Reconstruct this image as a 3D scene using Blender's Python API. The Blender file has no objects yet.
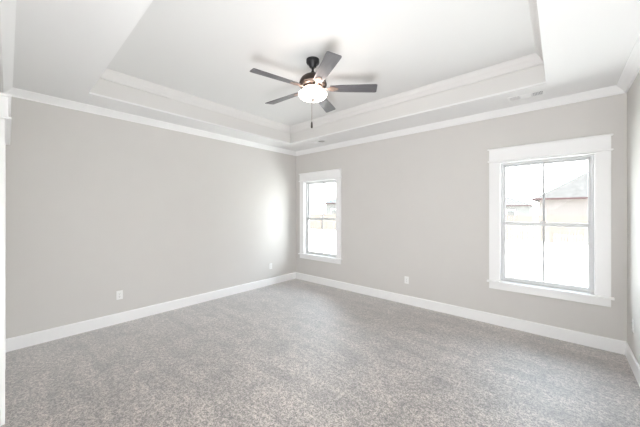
import bpy, bmesh, math, random
from mathutils import Vector, Matrix
random.seed(7)
S = bpy.context.scene
COL = S.collection

# ------------------------------------------------------------------ camera, sky, sun, exposure
cam_d = bpy.data.cameras.new('camera')
cam_d.sensor_width = 36.0
cam_d.lens = 274.0 / 640.0 * 36.0
cam_d.shift_y = -2.1 / 640.0
cam_d.clip_start = 0.01
cam_d.clip_end = 500
cam = bpy.data.objects.new('camera', cam_d)
COL.objects.link(cam)
cam.location = (0, 0, 1.4606)
cam.rotation_euler = (math.pi / 2, 0, math.radians(41.2))
S.camera = cam

world = bpy.data.worlds.new('sky')
S.world = world
world.use_nodes = True
wn = world.node_tree
wn.nodes.clear()
w_out = wn.nodes.new('ShaderNodeOutputWorld')
w_bg = wn.nodes.new('ShaderNodeBackground')
w_tc = wn.nodes.new('ShaderNodeTexCoord')
w_sep = wn.nodes.new('ShaderNodeSeparateXYZ')
w_ramp = wn.nodes.new('ShaderNodeValToRGB')
w_ramp.color_ramp.elements[0].position = 0.0
w_ramp.color_ramp.elements[0].color = (1.0, 0.99, 0.98, 1)
w_ramp.color_ramp.elements[1].position = 0.7
w_ramp.color_ramp.elements[1].color = (0.72, 0.86, 1.0, 1)
wn.links.new(w_tc.outputs['Generated'], w_sep.inputs[0])
wn.links.new(w_sep.outputs['Z'], w_ramp.inputs[0])
wn.links.new(w_ramp.outputs[0], w_bg.inputs['Color'])
w_bg.inputs['Strength'].default_value = 10.2
wn.links.new(w_bg.outputs[0], w_out.inputs[0])

sun_d = bpy.data.lights.new('sun', 'SUN')
sun_d.energy = 76.0
sun_d.angle = math.radians(2)
sun_d.color = (1.0, 0.96, 0.9)
sun = bpy.data.objects.new('sun', sun_d)
COL.objects.link(sun)
sun.rotation_euler = Vector((0.62, 0.05, -0.78)).to_track_quat('-Z', 'Y').to_euler()   # from the side, along the window wall

LOW_FILL_W = 112
UPPER_FILL_W = 4
BULB_W = 2.2
BOWL_E = 3.5

def area(name, loc, rot, sx, sy, watts, col):
    d = bpy.data.lights.new(name, 'AREA')
    d.shape = 'RECTANGLE'
    d.size, d.size_y = sx, sy
    d.energy = watts
    d.color = col
    o = bpy.data.objects.new(name, d)
    COL.objects.link(o)
    o.location = loc
    o.rotation_euler = rot
    return o
# two unseen fill lamps added in the doorway to brighten the room
area('low_fill_light', (-0.05, -0.13, 0.42), (math.radians(130), 0, math.radians(66)), 0.74, 0.7, LOW_FILL_W, (0.97, 0.985, 1.0))
area('upper_fill_light', (-0.05, -0.10, 1.62), (math.radians(150), 0, math.radians(66)), 0.6, 0.5, UPPER_FILL_W, (1.0, 0.98, 0.96))


S.view_settings.view_transform = 'Standard'
S.view_settings.look = 'None'
S.view_settings.exposure = 0.23
S.view_settings.gamma = 1.0
S.view_settings.use_curve_mapping = False
S.cycles.use_denoising = True
S.cycles.max_bounces = 14
S.cycles.diffuse_bounces = 8
S.cycles.transparent_max_bounces = 12
S.cycles.sample_clamp_indirect = 6.0
S.cycles.caustics_reflective = False
S.cycles.caustics_refractive = False

# ------------------------------------------------------------------ materials
def mat(name, col, rough=0.6, metal=0.0, spec=0.5, var=0.0, vscale=8.0, bump=0.0, bscale=200.0, bdist=0.001):
    m = bpy.data.materials.new(name)
    m.use_nodes = True
    nt = m.node_tree
    b = nt.nodes['Principled BSDF']
    b.inputs['Base Color'].default_value = (*col, 1)
    b.inputs['Roughness'].default_value = rough
    b.inputs['Metallic'].default_value = metal
    b.inputs['Specular IOR Level'].default_value = spec
    tc = nt.nodes.new('ShaderNodeTexCoord')
    if var > 0:
        n = nt.nodes.new('ShaderNodeTexNoise')
        n.inputs['Scale'].default_value = vscale
        n.inputs['Detail'].default_value = 4
        nt.links.new(tc.outputs['Object'], n.inputs['Vector'])
        r = nt.nodes.new('ShaderNodeValToRGB')
        r.color_ramp.elements[0].position = 0.3
        r.color_ramp.elements[1].position = 0.7
        r.color_ramp.elements[0].color = (*[c * (1 - var) for c in col], 1)
        r.color_ramp.elements[1].color = (*[min(1, c * (1 + var)) for c in col], 1)
        nt.links.new(n.outputs['Fac'], r.inputs[0])
        nt.links.new(r.outputs[0], b.inputs['Base Color'])
    if bump > 0:
        n2 = nt.nodes.new('ShaderNodeTexNoise')
        n2.inputs['Scale'].default_value = bscale
        n2.inputs['Detail'].default_value = 3
        nt.links.new(tc.outputs['Object'], n2.inputs['Vector'])
        bp = nt.nodes.new('ShaderNodeBump')
        bp.inputs['Strength'].default_value = bump
        bp.inputs['Distance'].default_value = bdist
        nt.links.new(n2.outputs['Fac'], bp.inputs['Height'])
        nt.links.new(bp.outputs[0], b.inputs['Normal'])
    return m

M = {}
M['wall'] = mat('greige_wall_paint', (0.655, 0.637, 0.616), 0.75, spec=0.3, var=0.008, vscale=3, bump=0.15, bscale=160, bdist=0.0006)
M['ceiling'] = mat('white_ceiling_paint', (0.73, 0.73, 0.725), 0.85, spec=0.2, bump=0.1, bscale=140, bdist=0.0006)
M['soffit'] = mat('bounce_lit_soffit_paint', (0.81, 0.81, 0.81), 0.85, spec=0.2, bump=0.1, bscale=140, bdist=0.0006)  # lighter than the tray ceiling: bounce light from below put into the colour
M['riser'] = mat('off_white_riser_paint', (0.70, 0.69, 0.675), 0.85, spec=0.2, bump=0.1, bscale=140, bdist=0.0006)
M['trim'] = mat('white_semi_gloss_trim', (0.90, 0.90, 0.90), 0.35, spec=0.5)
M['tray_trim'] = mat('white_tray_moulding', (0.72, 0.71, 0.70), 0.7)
M['vinyl'] = mat('white_window_vinyl', (0.66, 0.665, 0.67), 0.4)
M['muntin'] = mat('backlit_grille_bar', (0.42, 0.43, 0.44), 0.4)  # vinyl bars darkened: backlit shade put into the colour
M['plastic'] = mat('white_outlet_plastic', (0.88, 0.88, 0.87), 0.3)
M['slot'] = mat('dark_socket_slot', (0.03, 0.03, 0.03), 0.6)
M['vent'] = mat('white_register_enamel', (0.84, 0.84, 0.84), 0.4)
M['duct'] = mat('dark_duct', (0.07, 0.075, 0.10), 0.8)
M['bronze'] = mat('dark_bronze_metal', (0.045, 0.034, 0.028), 0.35, metal=0.6, var=0.15, vscale=30)
M['black'] = mat('matte_black_metal', (0.02, 0.02, 0.022), 0.45, metal=0.3)
M['iron'] = mat('brushed_bronze_iron', (0.30, 0.22, 0.18), 0.35, metal=0.7, var=0.1, vscale=40)
M['nickel'] = mat('satin_nickel', (0.55, 0.5, 0.46), 0.3, metal=1.0)
M['shingle'] = mat('grey_roof_shingle', (0.030, 0.0295, 0.0297), 0.9, spec=0.05, var=0.2, vscale=3.5)
M['shingle_blue'] = mat('blue_grey_roof_shingle', (0.022, 0.027, 0.031), 0.9, spec=0.05, var=0.2, vscale=3.0)
M['gutter'] = mat('dark_red_gutter', (0.030, 0.018, 0.019), 0.5, spec=0.05)
M['siding'] = mat('pale_siding', (0.075, 0.075, 0.075), 0.8, spec=0.05, var=0.05, vscale=2)
M['dirt'] = mat('pale_dry_ground', (0.66, 0.64, 0.60), 0.95, var=0.2, vscale=0.7, bump=0.4, bscale=4, bdist=0.02)

def brick_mat():
    m = bpy.data.materials.new('pale_red_brick')
    m.use_nodes = True
    nt = m.node_tree
    b = nt.nodes['Principled BSDF']
    b.inputs['Specular IOR Level'].default_value = 0.05
    b.inputs['Roughness'].default_value = 0.9
    tc = nt.nodes.new('ShaderNodeTexCoord')
    mp = nt.nodes.new('ShaderNodeMapping')
    mp.inputs['Rotation'].default_value = (math.pi / 2, 0, 0)
    br = nt.nodes.new('ShaderNodeTexBrick')
    br.inputs['Color1'].default_value = (0.0781, 0.0695, 0.0683, 1)
    br.inputs['Color2'].default_value = (0.0878, 0.0805, 0.0793, 1)
    br.inputs['Mortar'].default_value = (0.0805, 0.0769, 0.0756, 1)
    br.inputs['Scale'].default_value = 4.0
    nt.links.new(tc.outputs['Object'], mp.inputs[0])
    nt.links.new(mp.outputs[0], br.inputs['Vector'])
    nt.links.new(br.outputs['Color'], b.inputs['Base Color'])
    return m
M['brick'] = brick_mat()

def wood_fence_mat():
    m = bpy.data.materials.new('weathered_fence_boards')
    m.use_nodes = True
    nt = m.node_tree
    b = nt.nodes['Principled BSDF']
    b.inputs['Specular IOR Level'].default_value = 0.05
    b.inputs['Roughness'].default_value = 0.9
    tc = nt.nodes.new('ShaderNodeTexCoord')
    mp = nt.nodes.new('ShaderNodeMapping')
    mp.inputs['Scale'].default_value = (7.0, 7.0, 0.6)
    n = nt.nodes.new('ShaderNodeTexNoise')
    n.inputs['Scale'].default_value = 1.0
    n.inputs['Detail'].default_value = 3
    r = nt.nodes.new('ShaderNodeValToRGB')
    r.color_ramp.elements[0].position = 0.35
    r.color_ramp.elements[0].color = (0.0675, 0.0587, 0.0537, 1)
    r.color_ramp.elements[1].position = 0.65
    r.color_ramp.elements[1].color = (0.0805, 0.0708, 0.0647, 1)
    nt.links.new(tc.outputs['Object'], mp.inputs[0])
    nt.links.new(mp.outputs[0], n.inputs['Vector'])
    nt.links.new(n.outputs['Fac'], r.inputs[0])
    nt.links.new(r.outputs[0], b.inputs['Base Color'])
    return m
M['fence'] = wood_fence_mat()

def carpet_mat():
    m = bpy.data.materials.new('beige_grey_carpet')
    m.use_nodes = True
    nt = m.node_tree
    N, L = nt.nodes, nt.links
    b = N['Principled BSDF']
    b.inputs['Roughness'].default_value = 0.6
    b.inputs['Specular IOR Level'].default_value = 0.6
    b.inputs['Sheen Weight'].default_value = 1.0
    b.inputs['Sheen Roughness'].default_value = 0.45
    b.inputs['Coat Weight'].default_value = 0.9
    b.inputs['Coat Roughness'].default_value = 0.55
    tc = N.new('ShaderNodeTexCoord')
    def noise(scale, detail=2, dist=0.0, src=None):
        n = N.new('ShaderNodeTexNoise')
        n.inputs['Scale'].default_value = scale
        n.inputs['Detail'].default_value = detail
        n.inputs['Distortion'].default_value = dist
        L.new(src or tc.outputs['Object'], n.inputs['Vector'])
        return n.outputs['Fac']
    def math_(op, a, c, use=None):
        k = N.new('ShaderNodeMath')
        k.operation = op
        for i, v in enumerate((a, c)):
            if isinstance(v, (int, float)):
                k.inputs[i].default_value = v
            else:
                L.new(v, k.inputs[i])
        return k.outputs[0]
    # fibre tuft speckle
    fine = noise(210, 2)
    mid = noise(85, 3)
    tuft = math_('ADD', math_('MULTIPLY', fine, 0.35), math_('ADD', math_('MULTIPLY', mid, 0.4), math_('MULTIPLY', noise(34, 2), 0.25)))
    ramp = N.new('ShaderNodeValToRGB')
    e = ramp.color_ramp.elements
    e[0].position = 0.415
    e[0].color = (0.042, 0.033, 0.028, 1)
    e[1].position = 0.575
    e[1].color = (0.52, 0.445, 0.40, 1)
    k = ramp.color_ramp.elements.new(0.49)
    k.color = (0.195, 0.162, 0.144, 1)
    L.new(tuft, ramp.inputs[0])
    # brushed nap: footprints and vacuum passes in two directions
    def strokes(rot, sx, sy, scale):
        mp = N.new('ShaderNodeMapping')
        mp.inputs['Rotation'].default_value = (0, 0, math.radians(rot))
        mp.inputs['Scale'].default_value = (sx, sy, 1)
        L.new(tc.outputs['Object'], mp.inputs[0])
        return noise(scale, 3, 0.4, mp.outputs[0])
    s1 = strokes(-4, 0.5, 2.6, 2.6)
    s2 = strokes(62, 0.45, 3.4, 2.2)
    patch = noise(5.5, 4, 1.0)
    nap = math_('ADD', math_('ADD', math_('MULTIPLY', s1, 0.25), math_('MULTIPLY', s2, 0.3)), math_('MULTIPLY', patch, 0.45))
    mr = N.new('ShaderNodeMapRange')
    mr.inputs['From Min'].default_value = 0.38
    mr.inputs['From Max'].default_value = 0.62
    mr.inputs['To Min'].default_value = 0.60
    mr.inputs['To Max'].default_value = 1.28
    L.new(nap, mr.inputs['Value'])
    mx = N.new('ShaderNodeMix')
    mx.data_type = 'RGBA'
    mx.blend_type = 'MULTIPLY'
    mx.inputs[0].default_value = 1.0
    L.new(ramp.outputs[0], mx.inputs[6])
    L.new(mr.outputs[0], mx.inputs[7])
    L.new(mx.outputs[2], b.inputs['Base Color'])
    bp = N.new('ShaderNodeBump')
    bp.inputs['Strength'].default_value = 0.7
    bp.inputs['Distance'].default_value = 0.008
    L.new(tuft, bp.inputs['Height'])
    bp2 = N.new('ShaderNodeBump')
    bp2.inputs['Strength'].default_value = 0.5
    bp2.inputs['Distance'].default_value = 0.03
    L.new(nap, bp2.inputs['Height'])
    L.new(bp2.outputs[0], bp.inputs['Normal'])
    L.new(bp.outputs[0], b.inputs['Normal'])
    return m
M['carpet'] = carpet_mat()

def glass_mat():
    m = bpy.data.materials.new('clear_window_glass')
    m.use_nodes = True
    nt = m.node_tree
    nt.nodes.clear()
    out = nt.nodes.new('ShaderNodeOutputMaterial')
    mix = nt.nodes.new('ShaderNodeMixShader')
    tr = nt.nodes.new('ShaderNodeBsdfTransparent')
    tr.inputs[0].default_value = (0.97, 0.985, 0.98, 1)
    gl = nt.nodes.new('ShaderNodeBsdfGlossy')
    gl.inputs['Roughness'].default_value = 0.02
    fr = nt.nodes.new('ShaderNodeFresnel')
    fr.inputs['IOR'].default_value = 1.16
    nt.links.new(fr.outputs[0], mix.inputs[0])
    nt.links.new(tr.outputs[0], mix.inputs[1])
    nt.links.new(gl.outputs[0], mix.inputs[2])
    nt.links.new(mix.outputs[0], out.inputs[0])
    return m
M['glass'] = glass_mat()

def bowl_mat():
    m = mat('lit_frosted_glass', (0.95, 0.9, 0.85), 0.35)
    b = m.node_tree.nodes['Principled BSDF']
    b.inputs['Emission Color'].default_value = (1.0, 0.93, 0.87, 1)
    b.inputs['Emission Strength'].default_value = BOWL_E
    return m
M['bowl'] = bowl_mat()

def blade_mat():
    m = bpy.data.materials.new('dark_grey_blade_laminate')
    m.use_nodes = True
    nt = m.node_tree
    b = nt.nodes['Principled BSDF']
    b.inputs['Roughness'].default_value = 0.42
    tc = nt.nodes.new('ShaderNodeTexCoord')
    mp = nt.nodes.new('ShaderNodeMapping')
    mp.inputs['Scale'].default_value = (3, 60, 10)
    n = nt.nodes.new('ShaderNodeTexNoise')
    n.inputs['Scale'].default_value = 1.5
    n.inputs['Detail'].default_value = 4
    r = nt.nodes.new('ShaderNodeValToRGB')
    r.color_ramp.elements[0].color = (0.07, 0.067, 0.073, 1)
    r.color_ramp.elements[1].color = (0.125, 0.122, 0.135, 1)
    nt.links.new(tc.outputs['Object'], mp.inputs[0])
    nt.links.new(mp.outputs[0], n.inputs['Vector'])
    nt.links.new(n.outputs['Fac'], r.inputs[0])
    nt.links.new(r.outputs[0], b.inputs['Base Color'])
    return m
M['blade'] = blade_mat()

# ------------------------------------------------------------------ helpers
def box(bm, x0, x1, y0, y1, z0, z1, mtx=None, mi=0):
    vs = [bm.verts.new((x, y, z)) for x in (x0, x1) for y in (y0, y1) for z in (z0, z1)]
    if mtx is not None:
        for v in vs:
            v.co = mtx @ v.co
    f = [(0, 1, 3, 2), (4, 6, 7, 5), (0, 4, 5, 1), (2, 3, 7, 6), (0, 2, 6, 4), (1, 5, 7, 3)]
    for q in f:
        fc = bm.faces.new([vs[i] for i in q])
        fc.material_index = mi
    return vs

def prism(bm, pts, y0, y1):
    """polygon in (x, z) extruded along y"""
    a = [bm.verts.new((p[0], y0, p[1])) for p in pts]
    b = [bm.verts.new((p[0], y1, p[1])) for p in pts]
    n = len(pts)
    bm.faces.new(a)
    bm.faces.new(b[::-1])
    for i in range(n):
        bm.faces.new([a[i], b[i], b[(i + 1) % n], a[(i + 1) % n]])

def lathe(bm, prof, seg=40, cap0=True, cap1=True, o=(0, 0, 0)):
    rings = []
    for r, z in prof:
        rings.append([bm.verts.new((o[0] + r * math.cos(2 * math.pi * i / seg), o[1] + r * math.sin(2 * math.pi * i / seg), o[2] + z)) for i in range(seg)])
    for a, b in zip(rings, rings[1:]):
        for i in range(seg):
            bm.faces.new([a[i], a[(i + 1) % seg], b[(i + 1) % seg], b[i]])
    if cap0:
        bm.faces.new(rings[0][::-1])
    if cap1:
        bm.faces.new(rings[-1])

def obj(name, bm, m, parent=None, bevel=0.0, smooth=False, seg=2):
    bmesh.ops.recalc_face_normals(bm, faces=bm.faces[:])
    me = bpy.data.meshes.new(name)
    bm.to_mesh(me)
    bm.free()
    if smooth:
        me.shade_smooth()
        for e in me.edges:
            pass
    o = bpy.data.objects.new(name, me)
    COL.objects.link(o)
    for mm in (m if isinstance(m, (list, tuple)) else [m]):
        me.materials.append(mm)
    if parent is not None:
        o.parent = parent
    if bevel > 0:
        b = o.modifiers.new('bevel', 'BEVEL')
        b.width = bevel
        b.segments = seg
        b.limit_method = 'ANGLE'
        b.angle_limit = math.radians(40)
    if smooth:
        try:
            me.set_sharp_from_angle(angle=math.radians(42))
        except Exception:
            pass
    return o

def empty(name, loc, rz=0.0):
    o = bpy.data.objects.new(name, None)
    o.empty_display_size = 0.1
    COL.objects.link(o)
    o.location = loc
    o.rotation_euler = (0, 0, rz)
    return o

def tag(o, label=None, cat=None, group=None, kind=None):
    if label: o['label'] = label
    if cat: o['category'] = cat
    if group: o['group'] = group
    if kind: o['kind'] = kind
    return o

def struct(name, bm, m, parent=None, bevel=0.0, label=None):
    o = obj(name, bm, m, parent, bevel)
    if parent is None:
        o['kind'] = 'structure'
    if label:
        o['label'] = label
    return o

# ------------------------------------------------------------------ room
XL, XR, YN, YB = -4.334, 0.514, -0.0425, 4.155
ZC, ZT, ZCR = 2.743, 3.048, 2.667          # soffit, tray ceiling, underside of the crown
TX0, TX1, TY0, TY1 = -3.855, -0.105, 0.585, 3.554   # tray opening
T = 0.14                                    # wall thickness
WZ0, WZ1 = 0.563, 2.093                     # window opening
WX = [(-4.090, -3.212), (-0.585, 0.293)]    # window openings in the back wall
DX0, DX1, DZ = -3.85, -2.97, 2.095          # closed door in the near wall
EX0, EX1 = -0.46, 0.36                      # open doorway added behind the camera, out of view
HY = -2.2                                   # end of the added hallway behind it

bm = bmesh.new()
n = 48
box(bm, XL - T, XR + T, YN - 0.12, YB + T, -0.12, 0)
box(bm, EX0 - 0.35, EX1 + 0.35, HY - T, YN - 0.12, -0.12, 0)
floor = struct('floor', bm, M['carpet'], label='beige grey carpeted floor')

# ceiling: soffit ring, tray risers and the raised panel
bm = bmesh.new()
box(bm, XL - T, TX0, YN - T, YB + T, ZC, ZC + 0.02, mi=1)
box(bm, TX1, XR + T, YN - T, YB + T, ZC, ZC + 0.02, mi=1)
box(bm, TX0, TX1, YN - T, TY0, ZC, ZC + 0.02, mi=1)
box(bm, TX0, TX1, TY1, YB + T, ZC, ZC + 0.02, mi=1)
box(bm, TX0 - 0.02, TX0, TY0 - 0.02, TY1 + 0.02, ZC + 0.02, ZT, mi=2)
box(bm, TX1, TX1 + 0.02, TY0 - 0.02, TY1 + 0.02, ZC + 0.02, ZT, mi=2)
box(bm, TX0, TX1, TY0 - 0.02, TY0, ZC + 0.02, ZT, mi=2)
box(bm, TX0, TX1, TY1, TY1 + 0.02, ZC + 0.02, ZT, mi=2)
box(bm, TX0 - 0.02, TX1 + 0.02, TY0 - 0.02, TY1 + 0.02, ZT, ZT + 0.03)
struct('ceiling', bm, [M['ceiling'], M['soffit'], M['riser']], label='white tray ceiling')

def wall_with_holes(bm, a0, a1, holes, z1, fixed0, fixed1, axis='x'):
    """boxes around rectangular holes [(h0,h1,z0,z1)]"""
    def bx(p, q, za, zb):
        if q - p < 1e-5 or zb - za < 1e-5: return
        if axis == 'x': box(bm, p, q, fixed0, fixed1, za, zb)
        else: box(bm, fixed0, fixed1, p, q, za, zb)
    cur = a0
    for h0, h1, za, zb in sorted(holes):
        bx(cur, h0, 0, z1)
        bx(h0, h1, 0, za)
        bx(h0, h1, zb, z1)
        cur = h1
    bx(cur, a1, 0, z1)

bm = bmesh.new()
box(bm, XL - T, XL, YN - 0.12, YB + T, 0, ZC)
struct('wall_left', bm, M['wall'])
bm = bmesh.new()
box(bm, XR, XR + T, YN - 0.12, YB + T, 0, ZC)
struct('wall_right', bm, M['wall'])
bm = bmesh.new()
wall_with_holes(bm, XL, XR, [(a, b, WZ0, WZ1) for a, b in WX], ZC, YB, YB + T)
struct('wall_back', bm, M['wall'])
bm = bmesh.new()
wall_with_holes(bm, XL, XR, [(DX0, DX1, 0, DZ), (EX0, EX1, 0, DZ)], ZC, YN - 0.12, YN)
struct('wall_front', bm, M['wall'])
# unseen hallway shell added behind the camera
bm = bmesh.new()
box(bm, EX0 - 0.35, EX0 - 0.25, HY, YN - 0.12, 0, ZC)
box(bm, EX1 + 0.25, EX1 + 0.35, HY, YN - 0.12, 0, ZC)
box(bm, EX0 - 0.35, EX1 + 0.35, HY - 0.1, HY, 0, ZC)
struct('wall_added_hall', bm, M['wall'])
bm = bmesh.new()
box(bm, EX0 - 0.35, EX1 + 0.35, HY - 0.1, YN - T, ZC, ZC + 0.05)
struct('ceiling_added_hall', bm, M['ceiling'])
# unseen backing added behind the closed door so no daylight leaks
bm = bmesh.new()
box(bm, DX0 - 0.05, DX1 + 0.05, YN - 0.20, YN - 0.125, 0, DZ + 0.1)
struct('wall_light_block', bm, M['wall'])

# swept mouldings, mitred. Each run: from P to Q along the wall, inward normal nrm
def moulding(name, P, Q, nrm, prof, z, m=None, e0=1, e1=1, n_=None):
    """prof: (distance from wall, height) closed polygon; e0/e1: 1 mitre inside corner, -1 outside, 0 square"""
    P, Q, nrm = Vector(P), Vector(Q), Vector(nrm)
    d = (Q - P).normalized()
    bm = bmesh.new()
    A, B = [], []
    for u, h in prof:
        pa = P + d * (u * e0) + nrm * u
        pb = Q - d * (u * e1) + nrm * u
        A.append(bm.verts.new((pa.x, pa.y, z + h)))
        B.append(bm.verts.new((pb.x, pb.y, z + h)))
    k = len(prof)
    bm.faces.new(A)
    bm.faces.new(B[::-1])
    for i in range(k):
        bm.faces.new([A[i], B[i], B[(i + 1) % k], A[(i + 1) % k]])
    return struct(name, bm, m or M['trim'])

def crown_prof(p, h):
    """crown section under a ceiling at height 0: p projects, h drops"""
    pts = [(0, 0), (p, 0), (p, -0.008), (p - 0.006, -0.013)]
    for i in range(1, 8):
        t = i / 8
        # ogee from the top lip to the bottom lip
        u = (p - 0.008) * (1 - t) + 0.016 * t
        v = -0.013 - (h - 0.024) * t
        s = math.sin(t * 2 * math.pi) * 0.10 * h
        pts.append((u - s * 0.7, v - s * 0.7))
    pts += [(0.016, -h + 0.009), (0.018, -h + 0.004), (0.018, -h), (0, -h)]
    return pts
BASE = [(0, 0), (0.015, 0), (0.015, 0.122), (0.012, 0.131), (0.006, 0.135), (0, 0.135)]

cp = crown_prof(0.080, ZC - ZCR)
rooms = [((XL, YN), (XL, YB), (1, 0)), ((XL, YB), (XR, YB), (0, -1)), ((XR, YB), (XR, YN), (-1, 0)), ((XR, YN), (XL, YN), (0, 1))]
for i, (P, Q, nn) in enumerate(rooms):
    moulding('trim_%d' % (i + 1), P, Q, nn, cp, ZC)
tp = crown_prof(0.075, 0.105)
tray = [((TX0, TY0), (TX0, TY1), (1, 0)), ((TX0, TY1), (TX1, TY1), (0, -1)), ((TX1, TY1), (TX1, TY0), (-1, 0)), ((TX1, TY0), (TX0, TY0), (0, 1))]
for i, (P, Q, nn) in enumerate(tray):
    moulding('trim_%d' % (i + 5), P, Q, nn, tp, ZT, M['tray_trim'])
moulding('baseboard_left', (XL, YN), (XL, YB), (1, 0), BASE, 0)
moulding('baseboard_back', (XL, YB), (XR, YB), (0, -1), BASE, 0)
moulding('baseboard_right', (XR, YB), (XR, YN), (-1, 0), BASE, 0)
CW = 0.108
moulding('baseboard_front_1', (EX0 - CW, YN), (DX1 + CW, YN), (0, 1), BASE, 0, e0=0, e1=0)
moulding('baseboard_front_2', (DX0 - CW, YN), (XL, YN), (0, 1), BASE, 0, e0=0, e1=1)
moulding('baseboard_front_3', (XR, YN), (EX1 + CW, YN), (0, 1), BASE, 0, e0=1, e1=0)

# ------------------------------------------------------------------ windows
def craftsman_header(parent, x0, x1, ys, zb, zt, board, cap, over, sgn, tag_='header'):
    """header board with a thin fillet below and a cap above; ys wall plane, sgn direction into the room"""
    def bx(bm, a, b, d, z0, z1):
        y = sorted((ys, ys + sgn * d))
        box(bm, a, b, y[0], y[1], z0, z1)
    bm = bmesh.new()
    bx(bm, x0, x1, board, zb + 0.018, zt - 0.016)
    obj(tag_, bm, M['trim'], parent, 0.002)
    bm = bmesh.new()
    bx(bm, x0 - over, x1 + over, cap, zt - 0.016, zt)
    obj('header_cap', bm, M['trim'], parent, 0.003)
    bm = bmesh.new()
    bx(bm, x0 - over, x1 + over, cap, zb, zb + 0.018)
    obj('header_bead', bm, M['trim'], parent, 0.005, seg=3)

def window(idx, x0, x1, label):
    r = empty('window_%d' % idx, ((x0 + x1) / 2, YB, WZ0))
    r['kind'] = 'structure'
    r['label'] = label
    r.location = (0, 0, 0)
    z0, z1 = WZ0, WZ1
    # casing legs
    for a, b in ((x0 - CW, x0 + 0.004), (x1 - 0.004, x1 + CW)):
        bm = bmesh.new()
        box(bm, a, b, YB - 0.022, YB, z0 + 0.006, 2.094)
        obj('casing', bm, M['trim'], r, 0.002)
    craftsman_header(r, x0 - CW, x1 + CW, YB, 2.094, 2.266, 0.026, 0.042, 0.016, -1)
    # stool and apron
    bm = bmesh.new()
    box(bm, x0 - CW - 0.022, x1 + CW + 0.022, YB - 0.052, YB, 0.546, 0.568)
    box(bm, x0, x1, YB, YB + 0.075, 0.5635, 0.568)
    obj('sill', bm, M['trim'], r, 0.005, seg=3)
    bm = bmesh.new()
    box(bm, x0 - CW, x1 + CW, YB - 0.02, YB, 0.464, 0.546)
    obj('apron', bm, M['trim'], r, 0.002)
    # painted jamb extension lining the opening
    bm = bmesh.new()
    box(bm, x0, x0 + 0.012, YB - 0.018, YB + 0.075, 0.568, z1 - 0.002)
    box(bm, x1 - 0.012, x1, YB - 0.018, YB + 0.075, 0.568, z1 - 0.002)
    box(bm, x0 + 0.012, x1 - 0.012, YB - 0.018, YB + 0.075, z1 - 0.014, z1 - 0.002)
    obj('jamb', bm, M['trim'], r, 0.0015)
    # vinyl main frame
    fx0, fx1, fz0, fz1 = x0 + 0.001, x1 - 0.001, z0 + 0.0055, z1 - 0.003
    yf0, yf1 = YB + 0.060, YB + 0.135
    w = 0.034
    bm = bmesh.new()
    box(bm, fx0, fx0 + w, yf0, yf1, fz0, fz1)
    box(bm, fx1 - w, fx1, yf0, yf1, fz0, fz1)
    box(bm, fx0 + w, fx1 - w, yf0, yf1, fz1 - w, fz1)
    box(bm, fx0 + w, fx1 - w, yf0, yf1, fz0, fz0 + 0.018)
    obj('window_frame', bm, M['vinyl'], r, 0.002)
    # sashes: upper set back, lower inward
    xm = (x0 + x1) / 2
    zm = 1.305
    def sash(name, sx0, sx1, sz0, sz1, y0, y1, top, bot, side):
        bm = bmesh.new()
        box(bm, sx0, sx0 + side, y0, y1, sz0, sz1)
        box(bm, sx1 - side, sx1, y0, y1, sz0, sz1)
        box(bm, sx0 + side, sx1 - side, y0, y1, sz1 - top, sz1)
        box(bm, sx0 + side, sx1 - side, y0, y1, sz0, sz0 + bot)
        s = obj(name, bm, M['vinyl'], r, 0.003)
        yc = (y0 + y1) / 2
        bm = bmesh.new()
        box(bm, xm - 0.011, xm + 0.011, yc - 0.006, yc + 0.006, sz0 + bot, sz1 - top)
        obj('muntin', bm, M['muntin'], s, 0.002)
        bm = bmesh.new()
        box(bm, sx0 + side - 0.004, sx1 - side + 0.004, yc + 0.009, yc + 0.013, sz0 + bot - 0.004, sz1 - top + 0.004)
        obj('glass_pane', bm, M['glass'], s)
        return s
    a, b = fx0 + w - 0.006, fx1 - w + 0.006
    sash('upper_sash', a, b, zm - 0.024, fz1 - w + 0.006, YB + 0.100, YB + 0.128, 0.030, 0.042, 0.028)
    ls = sash('lower_sash', a, b, fz0 + 0.016, zm + 0.022, YB + 0.068, YB + 0.098, 0.042, 0.036, 0.030)
    # cam lock on the meeting rail
    bm = bmesh.new()
    box(bm, xm - 0.03, xm + 0.03, YB + 0.070, YB + 0.096, zm + 0.022, zm + 0.030)
    box(bm, xm - 0.010, xm + 0.012, YB + 0.072, YB + 0.092, zm + 0.030, zm + 0.042)
    box(bm, xm - 0.034, xm - 0.006, YB + 0.066, YB + 0.078, zm + 0.032, zm + 0.040)
    obj('sash_lock', bm, M['vinyl'], ls, 0.002)
    return r
window(1, *WX[0], 'white double hung window near the far corner')
window(2, *WX[1], 'white double hung window near the right wall')

# ------------------------------------------------------------------ doors in the front wall
door = empty('door_1', (0, 0, 0))
door['kind'] = 'structure'
door['label'] = 'white closed door in the wall beside the camera'
for a, b in ((DX0 - CW, DX0 + 0.005), (DX1 - 0.005, DX1 + CW)):
    bm = bmesh.new()
    box(bm, a, b, YN, YN + 0.034, 0, DZ)
    obj('casing', bm, M['trim'], door, 0.003)
craftsman_header(door, DX0 - CW, DX1 + CW, YN, DZ, 2.266, 0.048, 0.063, 0.014, 1)
bm = bmesh.new()
box(bm, DX0, DX0 + 0.018, YN - 0.12, YN, 0, DZ)
box(bm, DX1 - 0.018, DX1, YN - 0.12, YN, 0, DZ)
box(bm, DX0 + 0.018, DX1 - 0.018, YN - 0.12, YN, DZ - 0.018, DZ)
obj('jamb', bm, M['trim'], door)
bm = bmesh.new()
dx0, dx1, dz0, dz1 = DX0 + 0.021, DX1 - 0.021, 0.012, DZ - 0.021
box(bm, dx0, dx1, YN - 0.055, YN - 0.030, dz0, dz1)
st = 0.11
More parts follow.
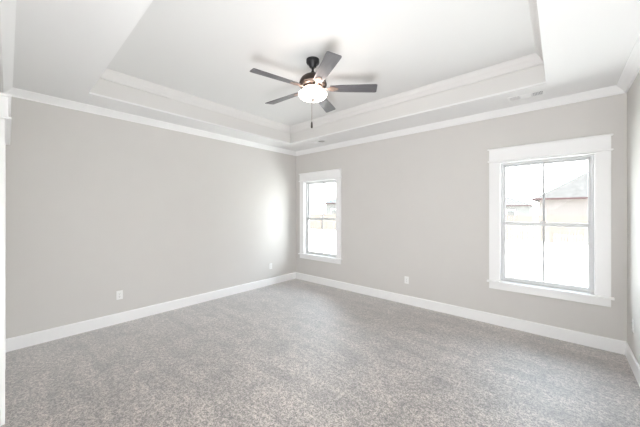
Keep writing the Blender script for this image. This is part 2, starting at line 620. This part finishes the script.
for q in ((dx0, dx0 + st, dz0, dz1), (dx1 - st, dx1, dz0, dz1), (dx0 + st, dx1 - st, dz1 - st, dz1), (dx0 + st, dx1 - st, dz0, dz0 + 0.22), (dx0 + st, dx1 - st, 0.92, 1.06)):
    box(bm, q[0], q[1], YN - 0.030, YN - 0.020, q[2], q[3])
obj('door_slab', bm, M['trim'], door, 0.003)
bm = bmesh.new()
lathe(bm, [(0.032, 0), (0.032, 0.006), (0.013, 0.010), (0.011, 0.018), (0.024, 0.024), (0.028, 0.034), (0.022, 0.042), (0.008, 0.045)], 24)
kn = obj('door_knob', bm, M['black'], door, smooth=True)
kn.rotation_euler = (-math.pi / 2, 0, 0)
kn.location = (dx0 + 0.07, YN - 0.020, 0.97)

dw = empty('door_2', (0, 0, 0))  # doorway added behind the camera, out of view
dw['kind'] = 'structure'
dw['label'] = 'white cased doorway added behind the camera, out of view'
for a, b in ((EX0 - CW, EX0 + 0.005), (EX1 - 0.005, EX1 + CW)):
    bm = bmesh.new()
    box(bm, a, b, YN, YN + 0.020, 0, DZ)
    obj('casing', bm, M['trim'], dw, 0.003)
craftsman_header(dw, EX0 - CW, EX1 + CW, YN, DZ, 2.266, 0.026, 0.036, 0.014, 1)
bm = bmesh.new()
box(bm, EX0, EX0 + 0.018, YN - 0.12, YN, 0, DZ)
box(bm, EX1 - 0.018, EX1, YN - 0.12, YN, 0, DZ)
box(bm, EX0 + 0.018, EX1 - 0.018, YN - 0.12, YN, DZ - 0.018, DZ)
obj('jamb', bm, M['trim'], dw)

# ------------------------------------------------------------------ outside
bm = bmesh.new()
box(bm, -90, 60, YB + T, 120, -0.75, -0.6)
struct('ground', bm, M['dirt'])
GZ = -0.6

FY = 23.0
fence = empty('fence', (-10, FY, GZ))
tag(fence, 'pale wooden privacy fence across the yard outside the windows', 'fence')
x = -24.0
px = []
while x < 23.9:
    px.append(x)
    bm = bmesh.new()
    k = 0
    while k * 0.14 < 2.4 - 0.01:
        h = 1.80 + random.uniform(-0.015, 0.015)
        xa = x + k * 0.14
        w = min(0.134, 2.4 - k * 0.14)
        prism(bm, [(xa, 0.04), (xa + w, 0.04), (xa + w, h - 0.03), (xa + w * 0.75, h), (xa + w * 0.25, h), (xa, h - 0.03)], -0.01, 0.01)
        k += 1
    box(bm, x, x + 2.4, 0.01, 0.05, 0.3, 0.39)
    box(bm, x, x + 2.4, 0.01, 0.05, 1.4, 1.49)
    obj('fence_panel', bm, M['fence'], fence)
    bm = bmesh.new()
    box(bm, x - 0.05, x + 0.05, 0.05, 0.15, 0, 1.85)
    obj('fence_post', bm, M['fence'], fence, 0.005)
    x += 2.4

def house(label, x0, x1, y0, y1, eave, pitch, wallm, roofm, wins):
    r = empty('house', (x0, y0, GZ))
    tag(r, label, 'house')
    W, D = x1 - x0, y1 - y0
    H = eave - GZ
    bm = bmesh.new()
    box(bm, 0.4, W - 0.4, 0.4, D - 0.4, 0, H)
    obj('house_wall', bm, wallm, r)
    rd = min(W, D) / 2
    rz = H + rd * pitch
    bm = bmesh.new()
    c = [bm.verts.new(p) for p in ((0, 0, H), (W, 0, H), (W, D, H), (0, D, H))]
    if W >= D:
        t = [bm.verts.new((rd, D / 2, rz)), bm.verts.new((W - rd, D / 2, rz))]
        bm.faces.new([c[0], c[1], t[1], t[0]]); bm.faces.new([c[1], c[2], t[1]])
        bm.faces.new([c[2], c[3], t[0], t[1]]); bm.faces.new([c[3], c[0], t[0]])
    else:
        t = [bm.verts.new((W / 2, rd, rz)), bm.verts.new((W / 2, D - rd, rz))]
        bm.faces.new([c[0], c[1], t[0]]); bm.faces.new([c[1], c[2], t[1], t[0]])
        bm.faces.new([c[2], c[3], t[1]]); bm.faces.new([c[3], c[0], t[0], t[1]])
    bm.faces.new(c[::-1])
    obj('roof', bm, roofm, r)
    bm = bmesh.new()
    box(bm, -0.08, W + 0.08, -0.12, -0.01, H - 0.12, H + 0.02)
    box(bm, -0.12, -0.01, -0.12, D + 0.1, H - 0.12, H + 0.02)
    box(bm, W + 0.01, W + 0.12, -0.12, D + 0.1, H - 0.12, H + 0.02)
    obj('gutter', bm, M['gutter'], r, 0.02)
    for a, b, z0, z1 in wins:
        bm = bmesh.new()
        box(bm, a - 0.1, b + 0.1, 0.33, 0.41, z0 - 0.1, z1 + 0.1)
        w_ = obj('house_window', bm, M['trim'], r)
        bm = bmesh.new()
        box(bm, a, b, 0.31, 0.34, z0, z1)
        obj('window_pane', bm, M['slot'], w_)
    return r
house('brick house with a grey hipped roof and dark red gutter behind the fence', -1.85, 13, 32, 43, 2.64, 0.67, M['brick'], M['shingle'], [(5.5, 6.9, 1.0, 2.3), (9.5, 10.9, 1.0, 2.3)])
house('small distant pale house left of the brick house', -13.5, -3.6, 60, 68, 2.55, 0.42, M['siding'], M['shingle'], [(3, 4.2, 1.0, 2.2), (6.2, 7.4, 1.0, 2.2)])
house('pale house with a blue grey roof seen through the far corner window', -25.9, -15, 30, 38, 2.66, 0.5, M['siding'], M['shingle_blue'], [(1.5, 2.8, 1.0, 2.3), (7, 8.3, 1.0, 2.3)])

# ------------------------------------------------------------------ ceiling fan
FX, FYc = -1.943, 2.105
fan = empty('ceiling_fan', (FX, FYc, ZT))
tag(fan, 'dark bronze five blade ceiling fan with a lit glass bowl hanging from the tray ceiling', 'ceiling fan')
def rel(z): return z - ZT
bm = bmesh.new()
lathe(bm, [(0.060, 0), (0.068, -0.004), (0.068, -0.034), (0.062, -0.046), (0.044, -0.056), (0.036, -0.078), (0.024, -0.090)], 36)
obj('canopy', bm, M['black'], fan, smooth=True)
bm = bmesh.new()
lathe(bm, [(0.0125, -0.088), (0.0125, rel(2.921)), (0.021, rel(2.916)), (0.024, rel(2.888)), (0.02, rel(2.884))], 24)
obj('downrod', bm, M['black'], fan, smooth=True)
bm = bmesh.new()
lathe(bm, [(0.026, rel(2.888)), (0.060, rel(2.882)), (0.095, rel(2.868)), (0.122, rel(2.846)), (0.138, rel(2.816)), (0.142, rel(2.791)),
           (0.146, rel(2.788)), (0.146, rel(2.778)), (0.138, rel(2.774)), (0.130, rel(2.764)), (0.10, rel(2.758))], 48)
obj('motor_housing', bm, M['bronze'], fan, smooth=True)
bm = bmesh.new()
lathe(bm, [(0.10, rel(2.757)), (0.105, rel(2.751)), (0.105, rel(2.738)), (0.085, rel(2.732)), (0.075, rel(2.716)), (0.075, rel(2.704)), (0.02, rel(2.700)), (0.012, rel(2.696)), (0.012, rel(2.628))], 36)
obj('light_fitter', bm, M['iron'], fan, smooth=True)
# bowl: shallow frosted glass with thickness
outer = [(0.147, 2.690), (0.150, 2.685), (0.149, 2.678), (0.144, 2.666), (0.132, 2.652), (0.114, 2.642), (0.088, 2.634), (0.05, 2.630), (0.012, 2.628)]
inner = [(r - 0.004 if r > 0.02 else r, z + 0.004) for r, z in outer]
bm = bmesh.new()
lathe(bm, [(r, rel(z)) for r, z in outer[::-1]] + [(r, rel(z)) for r, z in inner], 48, False, False)
bowl = obj('glass_bowl', bm, M['bowl'], fan, smooth=True)
bm = bmesh.new()
lathe(bm, [(0.022, rel(2.630)), (0.025, rel(2.625)), (0.018, rel(2.619)), (0.010, rel(2.614)), (0.011, rel(2.608)), (0.003, rel(2.603))], 24)
obj('finial', bm, M['nickel'], fan, smooth=True)
# pull chains with fobs
for k, (cx, cy, zt, zb) in enumerate([(-0.005, -0.010, 2.626, 2.398)]):
    bm = bmesh.new()
    z = zt
    lathe(bm, [(0.0018, rel(zt)), (0.0018, rel(zb))], 8, o=(cx, cy, 0))
    while z > zb:
        lathe(bm, [(0.0005, rel(z)), (0.0028, rel(z - 0.0022)), (0.0005, rel(z - 0.0044))], 8, o=(cx, cy, 0))
        z -= 0.0062
    ch = obj('pull_chain', bm, M['iron'], fan)
    bm = bmesh.new()
    lathe(bm, [(0.003, rel(zb)), (0.007, rel(zb - 0.006)), (0.009, rel(zb - 0.02)), (0.011, rel(zb - 0.055)), (0.009, rel(zb - 0.066)), (0.004, rel(zb - 0.070))], 16, o=(cx, cy, 0))
    obj('chain_fob', bm, M['bronze'], ch, smooth=True)
ZB = 2.742
def blade_bm():
    bm = bmesh.new()
    # outline in x (along) and y (across)
    out = [(0.175, -0.046), (0.30, -0.055), (0.62, -0.066), (0.652, -0.066), (0.664, -0.056), (0.672, 0.056), (0.662, 0.066), (0.64, 0.067), (0.30, 0.056), (0.175, 0.046)]
    a = [bm.verts.new((x, y, 0.003)) for x, y in out]
    b = [bm.verts.new((x, y, -0.003)) for x, y in out]
    bm.faces.new(a); bm.faces.new(b[::-1])
    k = len(out)
    for i in range(k):
        bm.faces.new([a[i], b[i], b[(i + 1) % k], a[(i + 1) % k]])
    return bm
def iron_bm():
    bm = bmesh.new()
    # curved arm from the flywheel to a three-lobed plate under the blade
    out = [(0.085, -0.014), (0.13, -0.011), (0.165, -0.014), (0.185, -0.032), (0.215, -0.036), (0.235, -0.026), (0.262, -0.012), (0.268, 0.0),
           (0.262, 0.012), (0.235, 0.026), (0.215, 0.036), (0.185, 0.032), (0.165, 0.014), (0.13, 0.011), (0.085, 0.014)]
    a = [bm.verts.new((x, y, -0.0035)) for x, y in out]
    b = [bm.verts.new((x, y, -0.0085)) for x, y in out]
    bm.faces.new(a); bm.faces.new(b[::-1])
    k = len(out)
    for i in range(k):
        bm.faces.new([a[i], b[i], b[(i + 1) % k], a[(i + 1) % k]])
    for sx, sy in ((0.205, -0.022), (0.205, 0.022), (0.248, 0.0)):
        lathe(bm, [(0.005, -0.0085), (0.0048, -0.0105), (0.002, -0.0115)], 10, o=(sx, sy, 0))
    return bm
b0 = i0 = None
for k in range(5):
    if b0 is None:
        b0 = obj('fan_blade', blade_bm(), M['blade'], fan, 0.0015)
        i0 = obj('blade_iron', iron_bm(), M['iron'], b0, 0.001)
        b, ir = b0, i0
    else:
        b = b0.copy(); COL.objects.link(b); b.parent = fan
        ir = i0.copy(); COL.objects.link(ir); ir.parent = b
    b.location = (0, 0, rel(ZB))
    az = math.radians(41.2 - 1.0 + 72 * k)
    b.rotation_euler = (Matrix.Rotation(az, 3, 'Z') @ Matrix.Rotation(math.radians(-12), 3, 'X')).to_euler()
# the fan's bulbs, standing in the open bowl
for k in range(3):
    a = math.radians(30 + 120 * k)
    ld = bpy.data.lights.new('bulb', 'POINT')
    ld.energy = BULB_W
    ld.color = (1.0, 0.86, 0.80)
    ld.shadow_soft_size = 0.028
    lo = bpy.data.objects.new('bulb_light', ld)
    COL.objects.link(lo)
    lo.parent = fan
    lo.location = (0.085 * math.cos(a), 0.085 * math.sin(a), rel(2.682))

# ------------------------------------------------------------------ outlets
def outlet_parts(root):
    """plate in local x (width), z (height), facing local -y; origin on the wall"""
    bm = bmesh.new()
    box(bm, -0.035, 0.035, -0.006, 0, -0.057, 0.057)
    p = obj('face_plate', bm, M['plastic'], root, 0.003, seg=3)
    for s in (-1, 1):
        bm = bmesh.new()
        zc = s * 0.0195
        out = []
        for i in range(20):
            a = 2 * math.pi * i / 20
            out.append((0.0165 * math.cos(a), max(-0.0135, min(0.0135, 0.0175 * math.sin(a))) + zc))
        prism(bm, out, -0.0085, -0.005)
        rc = obj('receptacle', bm, M['plastic'], root, 0.0008)
        bm = bmesh.new()
        box(bm, -0.0078, -0.0058, -0.0092, -0.008, zc - 0.001, zc + 0.008)
        box(bm, 0.0056, 0.0078, -0.0092, -0.008, zc - 0.001, zc + 0.007)
        box(bm, -0.0022, 0.0022, -0.0092, -0.008, zc - 0.010, zc - 0.0055)
        obj('socket_slot', bm, M['slot'], rc)
    bm = bmesh.new()
    lathe(bm, [(0.0035, 0), (0.003, 0.0012), (0.001, 0.0016)], 12)
    s = obj('plate_screw', bm, M['nickel'], root)
    s.rotation_euler = (math.pi / 2, 0, 0)
    s.location = (0, -0.0058, 0)
def copy_tree(o, parent=None):
    kids = [c for c in bpy.data.objects if c.parent == o]
    c = o.copy()
    COL.objects.link(c)
    c.parent = parent
    for k in kids:
        copy_tree(k, c)
    return c
first = None
for loc, rz, lab in (
        ((XL, 0.969, 0.367), math.pi / 2, 'white duplex outlet low on the left wall, the larger one nearer the camera'),
        ((XL, 3.457, 0.370), math.pi / 2, 'white duplex outlet low on the left wall, close to the far corner'),
        ((-1.819, YB, 0.378), 0, 'white duplex outlet low on the window wall, between the two windows'),
        ((XR, 3.83, 0.400), -math.pi / 2, 'white duplex outlet on the right-hand wall at the edge of the photo')):
    if first is None:
        o = first = empty('wall_outlet', loc, rz)
        outlet_parts(first)
    else:
        o = copy_tree(first)
    o.location = loc
    o.rotation_euler = (0, 0, rz)
    tag(o, lab, 'outlet', 'electrical outlets on the walls')

# ------------------------------------------------------------------ ceiling registers
def register_parts(root):
    """three section louvred register, long side along x, hung under the soffit (origin on the soffit)"""
    W, D = 0.165, 0.070
    bm = bmesh.new()
    t = 0.006
    box(bm, -W, W, -D, -D + 0.020, -t, 0)
    box(bm, -W, W, D - 0.020, D, -t, 0)
    box(bm, -W, -W + 0.022, -D + 0.020, D - 0.020, -t, 0)
    box(bm, W - 0.022, W, -D + 0.020, D - 0.020, -t, 0)
    for xs in (-0.048, 0.048):
        box(bm, xs - 0.006, xs + 0.006, -D + 0.020, D - 0.020, -t, 0)
    obj('register_frame', bm, M['vent'], root, 0.0015)
    bm = bmesh.new()
    box(bm, -W + 0.02, W - 0.02, -D + 0.018, D - 0.018, -0.0012, -0.0004)
    obj('duct_opening', bm, M['duct'], root)
    def slats(x0, x1, sign, along):
        bm = bmesh.new()
        if along:
            k = 7
            for i in range(k):
                y = -D + 0.020 + (i + 0.5) * (2 * D - 0.040) / k
                mt = Matrix.Translation((0, y, -0.007)) @ Matrix.Rotation(math.radians(-35), 4, 'X')
                box(bm, x0, x1, -0.0075, 0.0075, -0.0005, 0.0005, mt)
        else:
            k = 7
            for i in range(k):
                x = x0 + (i + 0.5) * (x1 - x0) / k
                mt = Matrix.Translation((x, 0, -0.007)) @ Matrix.Rotation(math.radians(40 * sign), 4, 'Y')
                box(bm, -0.0075, 0.0075, -D + 0.020, D - 0.020, -0.0005, 0.0005, mt)
        obj('louvre', bm, M['vent'], root)
    slats(-W + 0.022, -0.054, -1, False)
    slats(-0.042, 0.042, 1, True)
    slats(0.054, W - 0.022, 1, False)
reg = empty('ceiling_vent', (-0.282, 3.792, ZC))
register_parts(reg)
tag(reg, 'white louvred ceiling register above the window by the right wall', 'vent', 'ceiling air registers')
r2 = copy_tree(reg)
r2.location = (-3.37, 3.775, ZC)
tag(r2, 'white louvred ceiling register in the far corner, above the window beside the left wall', 'vent', 'ceiling air registers')
